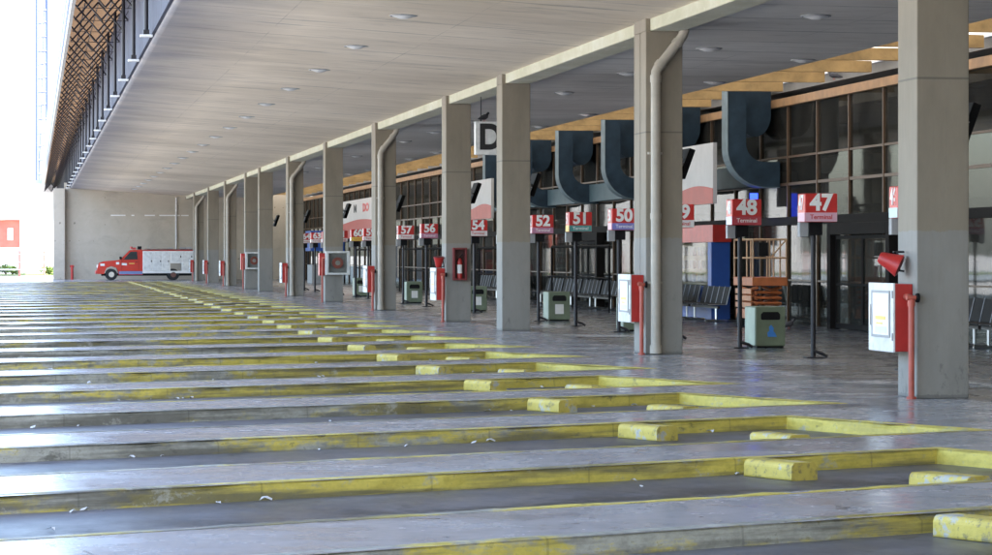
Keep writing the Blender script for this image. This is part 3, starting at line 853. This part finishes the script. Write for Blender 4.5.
# entrance portal
def portal(y0, y1, lab):
    p = empty('entrance_portal', (FX, y0, 0), lab, 'entrance portal', 'dark entrance portals')
    w = y1-y0
    m_ = MB()
    m_.box(-.42, -.17, 0, .28, 0, 2.41); m_.box(-.42, -.17, w-.28, w, 0, 2.41); m_.box(-.42, -.17, .28, w-.28, 2.15, 2.41)
    m_.build('portal_frame', 'frame_dark', p, bevel=.01)
    for q in (0, 1):
        d = MB(); a = .30+q*(w/2-.3); b = a+w/2-.32
        d.box(-.30,-.25,a,a+.06,.02,2.13); d.box(-.30,-.25,b-.06,b,.02,2.13); d.box(-.30,-.25,a+.06,b-.06,2.05,2.13); d.box(-.30,-.25,a+.06,b-.06,.02,.14); d.box(-.30,-.25,a+.06,b-.06,1.0,1.05)
        dd = d.build('door', 'frame_dark', p)
        g_ = MB(); g_.add([(-.275,a+.06,.14),(-.275,b-.06,.14),(-.275,b-.06,2.05),(-.275,a+.06,2.05)], [(0,1,2,3)]); g_.build('pane', 'clear', dd, fix=False)
portal(59.6, 64.5, 'dark framed entrance with glass doors behind sign 47')
portal(92.0, 96.5, 'dark framed entrance with glass doors behind signs 51 and 50')
portal(41.0, 46.0, 'dark framed entrance with glass doors right of the nearest column')

# teal ducts
def elbow(y, lab):
    r = empty('air_duct', (17.0, y, 0), lab, 'air duct', 'teal elbow ducts on the glass front')
    zb, zt, rad = 3.38, 5.93, .95
    arc = lambda cx, cz, ra, a0, a1, n=10: [(cx+ra*math.cos(R(a0+(a1-a0)*k/n)), cz+ra*math.sin(R(a0+(a1-a0)*k/n))) for k in range(n+1)]
    outer = [(0, zt)]+arc(rad, zb+rad, rad, 180, 270)+[(1.32, zb)]
    inner = [(1.32, zb+.62)]+arc(.46+.45, zb+.62+.45, .45, 270, 180)+[(.46, zt)]
    m_ = MB(); m_.prism(outer+inner, 'y', .02, .58); m_.build('duct_body', 'navy', r)
    # pale outer skin: a strip wrapped round the outside of the bend
    n = len(outer); vs = []
    for yy in (0, .6):
        for (x, z) in outer: vs.append((x-.004 if z > zb+.02 else x, yy, z-.004))
    m_ = MB()
    for (pa, pb_) in zip(outer[:-1], outer[1:]):
        dx, dz = pb_[0]-pa[0], pb_[1]-pa[1]; l = math.hypot(dx, dz); nx, nz = dz/l, -dx/l
        q = [(pa[0]+nx*.003, pa[1]+nz*.003), (pb_[0]+nx*.003, pb_[1]+nz*.003), (pb_[0]+nx*.02, pb_[1]+nz*.02), (pa[0]+nx*.02, pa[1]+nz*.02)]
        m_.prism(q, 'y', 0, .6)
    m_.build('duct_skin', 'duct_edge', r)
    arc2 = [(.87+.41*math.cos(R(a)), 5.20-.0+.55*math.sin(R(a))) for a in range(180, 361, 15)]
    m_ = MB(); m_.prism([(.46, zt)]+arc2+[(1.28, zt)], 'y', .75, 2.6); m_.build('duct_drum', 'navy', r)
    return r
EY = [70.0+7.8*k for k in range(6)]
for k, y in enumerate(EY): elbow(y, 'dark navy elbow duct with pale outer skin, %s from the right on the glass front' % nth(k))
r = empty('teal_spandrel', (0,0,0), 'dull teal panel band along the glass front below the elbow ducts', 'panel band')
m_ = MB()
for k in range(-0, 6):
    y = 70.65+7.8*k
    m_.box(18.0, 18.33, y, y+7.1, 3.42, 3.98)
m_.build('panels', 'teal', r, bevel=.01)

# shops and banners
r = empty('kiosk_shop', (17.6, 74.2, 0), 'blue shop front with red fascia and cream window behind the second column', 'shop front')
m_ = MB(); m_.box(0,.5,0,6.2,2.03,2.48); m_.build('fascia', 'red', r)
m_ = MB(); m_.box(0,.5,0.15,.55,.0,2.02); m_.box(0,.5,5.4,6.2,0,2.02); m_.box(0,.5,.55,5.4,0,.86); m_.build('frame', 'blue', r)
m_ = MB(); m_.box(.40,.5,.55,5.4,.86,2.02); m_.build('display', 'cream', r)
m_ = MB()
for k in range(5):
    for j in range(3): m_.box(.30,.38,.75+k*.95,1.15+k*.95,.95+.36*j,1.18+.36*j)
m_.build('shelf_goods', 'brown_panel', r)
m_ = MB(); m_.add([(.06,.55,.86),(.06,5.4,.86),(.06,5.4,2.02),(.06,.55,2.02)], [(0,1,2,3)]); m_.build('pane', 'clear', r, fix=False)
def banner(y0, y1, z0, z1, lab, txt=False, x=17.75, rh=.36):
    r = empty('advert_banner', (x, y0, z0), lab, 'banner', 'red and white advertising banners')
    w, h = y1-y0, z1-z0
    m_ = MB(); m_.box(0,.10,0,w,0,h); m_.build('panel', simple('banner_white', (.50,.49,.48), .6, 0, .06, 2), r)
    n = 14
    wave = [(w*k/n, h*(rh+.06*math.sin(2.6*k/n*1.6))) for k in range(n+1)]
    m_ = MB(); m_.prism([(0,0.003),(w,.003)]+wave[::-1], 'x', -.006, -.001); m_.build('red_wave', simple('banner_red', (.36,.035,.018), .5, 0, .12, 2), r)
    if txt:
        text('M', 'black_letter', h*.27, 'ink', r, (-.008, w*.52, h*.76), SIDE, .03, .003, 3.4)
        text('DO', 'red_letters', h*.27, 'sign_red', r, (-.008, w*.24, h*.76), SIDE, .03, .003, 3.2)
    return r
banner(71.2, 76.0, 2.98, 4.52, 'white banner with red foot above the blue shop', False, 16.9, .25)
banner(107, 112, 3.05, 4.55, 'white banner with red foot behind sign 54', False, 16.9, .32)
banner(150, 168.5, 2.6, 4.72, 'wide white banner with dark and red letters above sign 60', True, 17.6, .42)
r = empty('blue_kiosk', (16.2, 170, 0), 'blue ticket kiosk near the far end of the concourse', 'kiosk')
m_ = MB(); m_.box(0,1.8,0,3.0,0,1.1); m_.build('counter', 'grey', r)
m_ = MB(); m_.box(-.1,1.9,-.1,3.1,1.9,3.1); m_.build('canopy_box', 'blue', r, bevel=.02)
m_ = MB()
for x in (.0,1.7):
    for y in (0,2.9): m_.box(x,x+.1,y,y+.1,1.1,1.9)
m_.build('posts', 'steel_dark', r)

# blue lit vertical sign strip above the glass near sign 48
r = empty('blue_light_sign', (17.8, 70.9, 2.62), 'narrow upright blue lit sign just right of sign 48', 'lit sign')
bl, nt, b, tc = newmat('blue_lit_panel')
b.inputs['Base Color'].default_value = (.02,.04,.5,1); b.inputs['Emission Color'].default_value = (.03,.07,1,1); b.inputs['Emission Strength'].default_value = .5
m_ = MB(); m_.box(0,.18,0,.10,0,.62); m_.build('lit_panel', bl, r)
m_ = MB(); m_.box(-.02,.20,.102,.14,-.02,.64); m_.build('housing', 'black', r)

# benches
def bench(loc, n, label, rz=0):
    r = empty('seat_bench', loc, label, 'bench', 'black waiting benches', rz)
    m_ = MB(); m_.box(-.03,.03,0,n*.6,.34,.40); m_.build('beam', 'steel_dark', r)
    for y in (.3, n*.6-.3):
        m_ = MB(); m_.bar((0,y,.34),(0,y,.06), .04); m_.bar((-.28,y,.03),(.28,y,.03), .035); m_.bar((0,y,.06),(-.2,y,.03),.03); m_.build('leg', 'chrome', r)
    for k in range(n):
        y = .04+k*.6
        m_ = MB(); m_.box(-.28,.20,y,y+.52,.42,.46); m_.build('seat', 'black', r, bevel=.015)
        m_ = MB(); rot = Matrix.Rotation(R(14), 3, 'Y'); m_.box(.20,.235,y,y+.52,.46,.90,rot,(.20,y,.46)); m_.build('backrest', 'black', r, bevel=.012)
        m_ = MB(); m_.bar((-.28,y-.03,.44),(.20,y-.03,.44),.014); m_.bar((.20,y-.03,.44),(.31,y-.03,.90),.014); m_.build('side_rail', 'rail_metal', r)
    return r
b0 = bench((17.0, 71.0, 0), 5, 'black seat bench in front of the blue shop, nearest the lift')
def bcopy(loc, label):
    o = copy_tree(b0); o.location = loc; o['label'] = label; return o
bcopy((17.0, 74.3, 0), 'black seat bench in front of the blue shop, middle of its row')
bcopy((17.0, 77.6, 0), 'black seat bench in front of the blue shop, farthest of its row')
bcopy((16.0, 74.0, 0), 'black seat bench standing one row out from the blue shop')
for k in range(4): bcopy((17.3, 86+3.3*k, 0), 'black seat bench along the glass behind signs 51 and 50, %s from the right' % nth(k))
for k in range(3): bcopy((17.0, 47.5+3.2*k, 0), 'black seat bench right of the nearest column, %s from the right' % nth(k))
for k in range(3): bcopy((17.2, 104+3.3*k, 0), 'black seat bench along the glass behind sign 54, %s from the right' % nth(k))
for k in range(4): bcopy((21.0, 62+4.5*k, 0), 'black seat bench inside the hall behind the entrance doors, %s from the right' % nth(k))

# queue rails in front of the glass
def rail(y0, y1, lab, x=16.6):
    r = empty('queue_rail', (x, y0, 0), lab, 'queue rail', 'dark queue rail frames')
    w = y1-y0
    m_ = MB()
    for y in (0, w): m_.bar((0,y,0),(0,y,1.95), .05)
    m_.bar((0,0,1.95),(0,w,1.95),.06); m_.bar((0,0,1.0),(0,w,1.0),.035); m_.build('rail_frame', 'frame_dark', r)
rail(83, 92.5, 'dark tall rail frame behind signs 51 and 50')
rail(99, 108, 'dark tall rail frame behind sign 54')
rail(118, 132, 'dark tall rail frame behind sign 57')
rail(136, 150, 'dark tall rail frame behind sign 60')

# ------------------------------------------------------------------ orange scissor lift
r = empty('scissor_lift', (16.5, 65.5, 0), 'orange scissor lift with folded arms and pale guard rails behind sign 48', 'scissor lift')
m_ = MB(); m_.box(.02,.78,.1,1.75,.20,.42); m_.build('chassis', 'orange', r, bevel=.015)
for (x, y) in ((.0,.35),(.68,.35),(.0,1.45),(.68,1.45)):
    m_ = MB(); m_.tube([(x,y,.17),(x+.12,y,.17)], .17, 16); m_.build('wheel', 'tyre', r)
m_ = MB()
for k in range(4):
    z0 = .44+.125*k
    for x in (.10,.66):
        for s in (0, 1):
            a, b = (z0, z0+.115) if s == 0 else (z0+.115, z0)
            m_.bar((x+.03*s,.12,a),(x+.03*s,1.72,b), .05)
    m_.bar((.10,.12,z0),(.70,.12,z0),.04); m_.bar((.10,1.72,z0),(.70,1.72,z0),.04)
m_.build('scissor_arms', 'orange', r)
m_ = MB(); m_.box(-.006,.02,.2,1.7,.46,.58); m_.box(-.006,.02,.2,1.7,.62,.74); m_.box(-.006,.02,.2,1.7,.78,.90); m_.build('side_plates', simple('pale_orange_plate',(.50,.20,.085),.5,0,.15), r)
m_ = MB(); m_.box(-.02,.82,.0,1.85,.97,1.17); m_.build('deck', 'orange', r, bevel=.012)
m_ = MB()
for x in (.0,.40,.80):
    for y in (.03,1.82): m_.bar((x,y,1.17),(x,y,2.05), .03)
for y in (.6,1.2):
    for x in (.0,.8): m_.bar((x,y,1.17),(x,y,2.05),.03)
for z in (1.62,2.05):
    m_.bar((0,.03,z),(.8,.03,z),.03); m_.bar((0,1.82,z),(.8,1.82,z),.03); m_.bar((0,.03,z),(0,1.82,z),.03); m_.bar((.8,.03,z),(.8,1.82,z),.03)
m_.bar((.42,.03,1.62),(.80,.03,2.05),.025)
m_.build('guard_rail', simple('faded_rail_paint',(.45,.28,.16),.5,0,.2), r)
m_ = MB(); m_.box(.12,.34,-.05,.02,1.66,1.98); m_.build('control_box', 'black', r, bevel=.01)

# ------------------------------------------------------------------ end wall and its column
r = empty('end_wall', (2.35, 200, 0), 'tall grey concrete wall closing the far end of the bays', 'wall')
m_ = MB(); m_.box(-.25, 16.6, 0, .35, 0, 6.6); m_.build('wall_face', 'wall', r)
m_ = MB()
for k, (a, b) in enumerate(((2.9,3.9),(4.3,4.5),(5.2,5.9),(6.2,7.6),(7.7,8.2))): m_.box(a, b, -.03, .0, 4.34, 4.42)
m_.build('slot_vents', 'white', r)
m_ = MB(); m_.tube([(7.35,-.07,1.9),(7.35,-.07,5.6)], .06, 10); m_.build('conduit', 'whitedirty', r)
r = tag(MB().box(0,.78,0,.6,0,6.2).build('end_column', 'wall', loc=(1.36,199.35,0), bevel=.02), 'pale square column beside the left edge of the far wall', 'column')
r = empty('hydrant_post', (2.62, 199.2, 0), 'thin red hydrant post at the left foot of the far wall', 'hydrant post')
m_ = MB(); m_.tube([(0,0,0),(0,0,.98)], .09, 10); m_.build('post', 'red', r)
m_ = MB(); m_.tube([(-.14,0,.9),(.14,0,.9)], .07, 10); m_.build('outlet', 'red', r)

# ------------------------------------------------------------------ fire truck (nose to -X)
tx, ty = 4.15, 192.3
r = empty('fire_truck', (tx, ty, 0), 'red fire service pickup with white locker body parked by the far wall', 'truck')
wd = 2.0
cabp = [(.02,.42),(.0,.62),(.06,.95),(.16,1.16),(.45,1.25),(1.40,1.33),(1.52,1.36),(2.10,1.94),(2.22,2.0),(2.95,2.02),(2.98,1.95),(2.98,.36),(1.42,.36),(1.40,.55),(1.28,.82),(.95,.93),(.62,.82),(.50,.55),(.48,.42)]
m_ = MB(); m_.prism(cabp, 'y', 0, wd); m_.build('cab', simple('fire_red_paint',(.55,.03,.02),.25,0,.06,1), r, bevel=.03)
m_ = MB(); m_.prism([(1.98,1.36),(1.72,1.36),(2.18,1.88),(2.62,1.90),(2.66,1.38)], 'y', -.008, .0); m_.build('side_window', simple('cab_glass',(.02,.03,.035),.08), r)
m_ = MB(); m_.prism([(1.53,1.39),(2.09,1.95),(2.11,1.93),(1.55,1.37)], 'y', .12, wd-.12)
m_.build('windscreen', simple('screen_glass',(.03,.04,.05),.06), r)
m_ = MB(); m_.box(2.98,6.35,-.04,wd+.04,.46,.62); m_.box(2.99,4.80,-.04,wd+.04,.62,1.93); m_.box(4.80,6.35,-.04,wd+.04,1.12,1.93); m_.box(5.55,6.35,-.04,wd+.04,.62,1.12)
sb = m_.build('service_body', 'white', r, bevel=.02)
m_ = MB()
for (a,b,z0,z1) in ((3.06,3.62,.66,1.86),(3.66,4.22,.66,1.86),(4.26,4.74,.66,1.86),(4.86,5.55,1.2,1.86),(5.60,6.28,1.2,1.86),(5.62,6.28,.68,1.14)):
    m_.box(a,b,-.055,-.041,z0,z1)
m_.build('locker_door', 'whitedirty', sb, bevel=.006)
m_ = MB()
for (a,z) in ((3.58,1.2),(4.18,1.2),(4.70,1.2),(5.5,1.5),(6.22,1.5)): m_.box(a-.06,a,-.07,-.056,z,z+.12)
m_.build('locker_handle', 'black', sb)
m_ = MB(); m_.box(2.98,6.38,-.045,wd+.045,1.935,2.0); m_.build('red_roof_rail', 'red', r)
m_ = MB(); m_.box(1.44,2.97,-.012,0,.40,.60); m_.build('sill_stripe', simple('blue_stripe',(.16,.22,.42),.4), r)
m_ = MB(); m_.prism([(1.62,1.0),(1.95,.98),(1.95,1.12),(1.62,1.14)], 'y', -.01, 0); m_.box(1.25,1.45,-.01,0,1.05,1.2); m_.box(.22,.50,-.01,0,.95,1.1); m_.build('door_emblem', 'white', r)
m_ = MB(); m_.box(1.60,1.612,-.006,0,.62,1.36); m_.box(2.72,2.732,-.006,0,.62,1.9); m_.box(1.60,2.73,-.006,0,.612,.622); m_.box(2.5,2.66,-.03,0,1.2,1.24); m_.build('door_seam', 'black', r)
m_ = MB(); m_.box(2.1,2.45,-.01,0,1.08,1.13); m_.build('door_stripe', BAND['yellow'], r)
for x in (.95, 5.0):
    for y in (.02, wd-.30):
        m_ = MB(); m_.tube([(x,y-.04,.38),(x,y,.38),(x,y+.26,.38),(x,y+.3,.38)], [.35,.38,.38,.35], 22); w_ = m_.build('wheel', 'tyre', r)
        m_ = MB(); m_.tube([(x,y-.06,.38),(x,y-.02,.38)], [.17,.2], 16); m_.build('rim', 'chrome' if x < 2 else simple('rusty_rim',(.18,.08,.06),.7), w_)
m_ = MB(); m_.box(-.10,.06,.02,wd-.02,.42,.64); m_.build('bumper', simple('red_bumper',(.5,.05,.04),.4), r, bevel=.03)
for y in (.08, wd-.42):
    m_ = MB(); m_.box(.02,.10,y,y+.34,.82,1.02); m_.build('headlight', 'white', r, bevel=.02)
m_ = MB(); m_.tube([(2.25,.25,2.08),(2.25,.25,2.22)], .09, 12); m_.box(2.35,2.55,.2,1.8,2.03,2.16); m_.build('light_bar', simple('beacon',(.5,.05,.05),.3), r)
m_ = MB(); m_.box(2.66,2.92,.15,.5,2.03,2.24); m_.build('roof_speaker', 'black', r)
m_ = MB(); m_.bar((3.1,.15,2.05),(6.3,.15,2.05),.05); m_.bar((3.1,.55,2.05),(6.3,.55,2.05),.05)
for k in range(11): m_.bar((3.15+.3*k,.15,2.05),(3.15+.3*k,.55,2.05),.03)
m_.build('roof_ladder', 'chrome', r)
m_ = MB(); m_.box(4.7,5.0,.6,.9,2.0,2.16); m_.box(5.9,6.2,.1,.5,2.08,2.2); m_.box(5.5,6.2,.9,1.5,2.0,2.18); m_.tube([(3.35,.3,2.0),(3.35,.3,2.3)],.02,6); m_.build('roof_kit', 'grey', r)
m_ = MB(); m_.box(1.46,1.62,-.20,-.02,1.38,1.56); m_.build('wing_mirror', 'black', r, bevel=.02)
m_ = MB(); m_.box(.3,6.2,.3,wd-.3,.30,.46); m_.build('underframe', 'black', r)

# ------------------------------------------------------------------ yard beyond, left
r = empty('radio_mast', (.6, 430, 0), 'tall pale lattice mast rising beside the far canopy edge', 'mast')
m_ = MB()
for x in (0, 1.5): m_.bar((x,0,0),(x,0,52),.42)
m_.build('uprights', simple('mast_steel',(.08,.11,.2),.6), r)
m_ = MB()
for k in range(26):
    z = 1.5+2*k
    m_.bar((0,0,z),(1.5,0,z+.15*(k%3)),.28)
m_.bar((0,0,1.5),(1.5,0,53),.2)
m_.build('rungs', simple('rung_steel',(.12,.14,.2),.6), r)
r = empty('depot_building', (-40, 285, 0), 'long white flat roofed depot building beyond the yard', 'building')
m_ = MB(); m_.box(0,43.6,0,16,0,8.6); m_.build('walls', 'bgwhite', r)
m_ = MB(); m_.box(33,37.9,-.1,-.02,6.75,8.0); m_.build('wall_sign', 'bgblue', r)
m_ = MB(); m_.box(-.2,43.8,-.25,16.2,8.6,8.9); m_.build('parapet', 'fascia', r)
m_ = MB(); m_.box(38.6,39.6,1,2,8.9,10.0); m_.build('roof_tank', 'grey', r)
r = empty('red_kiosk', (-9, 246, 0), 'red painted kiosk with white panels in the sunny yard', 'kiosk')
m_ = MB(); m_.box(0,7.9,0,4,2.3,4.6); m_.build('walls', 'bgred', r)
m_ = MB(); m_.box(6.9,7.35,-.06,-.01,2.9,3.9); m_.build('panel', 'white', r)
m_ = MB(); m_.box(-.3,8.6,-.4,4.3,4.6,4.85); m_.build('roof', 'bgwhite', r)
m_ = MB(); m_.box(0.05,7.85,.05,3.95,0,2.3); m_.build('plinth', 'bgwhite', r)
r = empty('yard_fence', (-30, 232, 0), 'white and red rail fence across the sunny yard', 'fence')
m_ = MB()
for z in (.5,1.1,1.7): m_.bar((0,0,z),(31,0,z),.07)
m_.build('rails', 'white', r)
m_ = MB()
for k in range(17): m_.bar((k*1.93,0,0),(k*1.93,0,2.0),.11)
m_.build('posts', 'bgred', r)
g_ = MB(); g_.box(-60, 2.2, 236, 260, -.1, .06)
tag(g_.build('verge', 'grass'), kind='structure')
def leaf_cloud(m_, ctr, rad, n, size, rg):
    for _ in range(n):
        d = Vector((rg.gauss(0,1), rg.gauss(0,1), rg.gauss(0,1))).normalized()*rg.random()**.45
        p = Vector(ctr)+Vector((d.x*rad[0], d.y*rad[1], d.z*rad[2]))
        a = Vector((rg.gauss(0,1), rg.gauss(0,1), rg.gauss(0,1))).normalized(); b = a.orthogonal().normalized(); c = a.cross(b)
        s = size*rg.uniform(.6,1.4)
        m_.add([p-b*s, p+c*s*.5, p+b*s, p-c*s*.5], [(0,1,2,3)])
def shrub(loc, h, w, label, seed):
    rg = random.Random(seed)
    r = empty('shrub', loc, label, 'shrub', 'shrubs along the sunny verge')
    m_ = MB()
    for k in range(5): leaf_cloud(m_, (rg.uniform(-w,w)*.5, rg.uniform(-w,w)*.5, h*rg.uniform(.35,.7)), (w*.45,w*.45,h*.35), 110, .13, rg)
    m_.build('foliage', 'leaf', r, fix=False)
    m_ = MB()
    for k in range(4): m_.tube([(0,0,0),(rg.uniform(-.4,.4),rg.uniform(-.4,.4),h*.6)], [.05,.02], 6)
    m_.build('stems', 'bark', r)
shrub((-2.2, 241.5, .05), .8, 1.3, 'low yellow green shrub on the yard verge beside the red kiosk', 2)
shrub((1.3, 240, .05), .7, 1.2, 'low yellow green shrub on the yard verge beside the far wall column', 4)
def tree(loc, h, label, seed):
    rg = random.Random(seed)
    r = empty('tree', loc, label, 'tree', 'trees beyond the terminal hall')
    m_ = MB(); m_.tube([(0,0,-.2),(.1,0,h*.3),(.0,.1,h*.55)], [.22,.16,.1], 8)
    for k in range(6):
        a = rg.uniform(0,6.28); z = h*rg.uniform(.3,.5)
        m_.tube([(0,0,z),(math.cos(a)*h*.2, math.sin(a)*h*.2, z+h*.2)], [.09,.03], 6)
    m_.build('trunk', 'bark', r)
    m_ = MB()
    for k in range(12):
        a = rg.uniform(0,6.28); q = rg.uniform(.1,.32)*h
        leaf_cloud(m_, (math.cos(a)*q, math.sin(a)*q, h*rg.uniform(.3,.85)), (h*.16,h*.16,h*.11), 160, .22, rg)
    m_.build('crown', 'leaf', r, fix=False)
for k in range(9):
    tree((40+5*(k%3), 76+13*k, -.2), 7+1.5*(k%2), 'leafy green tree seen through the hall windows, %s from the right' % nth(k), 40+k)

# ------------------------------------------------------------------ camera, light
cam = bpy.data.cameras.new('camera'); co = bpy.data.objects.new('camera', cam); col.objects.link(co)
cam.sensor_width = 36; cam.lens = 36*2900/992
cam.clip_end = 6000; cam.clip_start = .1
cam.shift_y = -(277.5-254.5)/992
co.location = (0, 0, 1.7); co.rotation_euler = (R(90), 0, R(-9.071))
sc.camera = co
w = bpy.data.worlds.new('World'); sc.world = w; w.use_nodes = True
nt = w.node_tree
sky = nt.nodes.new('ShaderNodeTexSky'); sky.sky_type = 'NISHITA'; sky.sun_disc = False
el = R(52); az = Vector((.72, -.70, 0)).normalized()
sky.sun_elevation = el; sky.sun_rotation = math.atan2(az.x, az.y); sky.dust_density = 2.5
bg = nt.nodes['Background']; bg.inputs[1].default_value = .15
nt.links.new(sky.outputs[0], bg.inputs[0])
sl = bpy.data.lights.new('sun', 'SUN'); so = bpy.data.objects.new('sun', sl); col.objects.link(so)
sl.energy = 3.0; sl.angle = R(.5); sl.color = (1, .94, .84)
d = Vector((az.x*math.cos(el), az.y*math.cos(el), math.sin(el)))
so.rotation_euler = d.to_track_quat('Z', 'Y').to_euler(); so.location = (60, -60, 80)
sc.view_settings.view_transform = 'Standard'; sc.view_settings.look = 'None'
sc.view_settings.gamma = 1; sc.view_settings.use_curve_mapping = False
sc.view_settings.exposure = 3.15
sc.render.engine = 'CYCLES'
sc.cycles.use_denoising = True
sc.cycles.max_bounces = 10; sc.cycles.diffuse_bounces = 6; sc.cycles.glossy_bounces = 4; sc.cycles.transparent_max_bounces = 12
sc.cycles.caustics_reflective = True; sc.cycles.blur_glossy = 1.0; sc.cycles.caustics_refractive = False
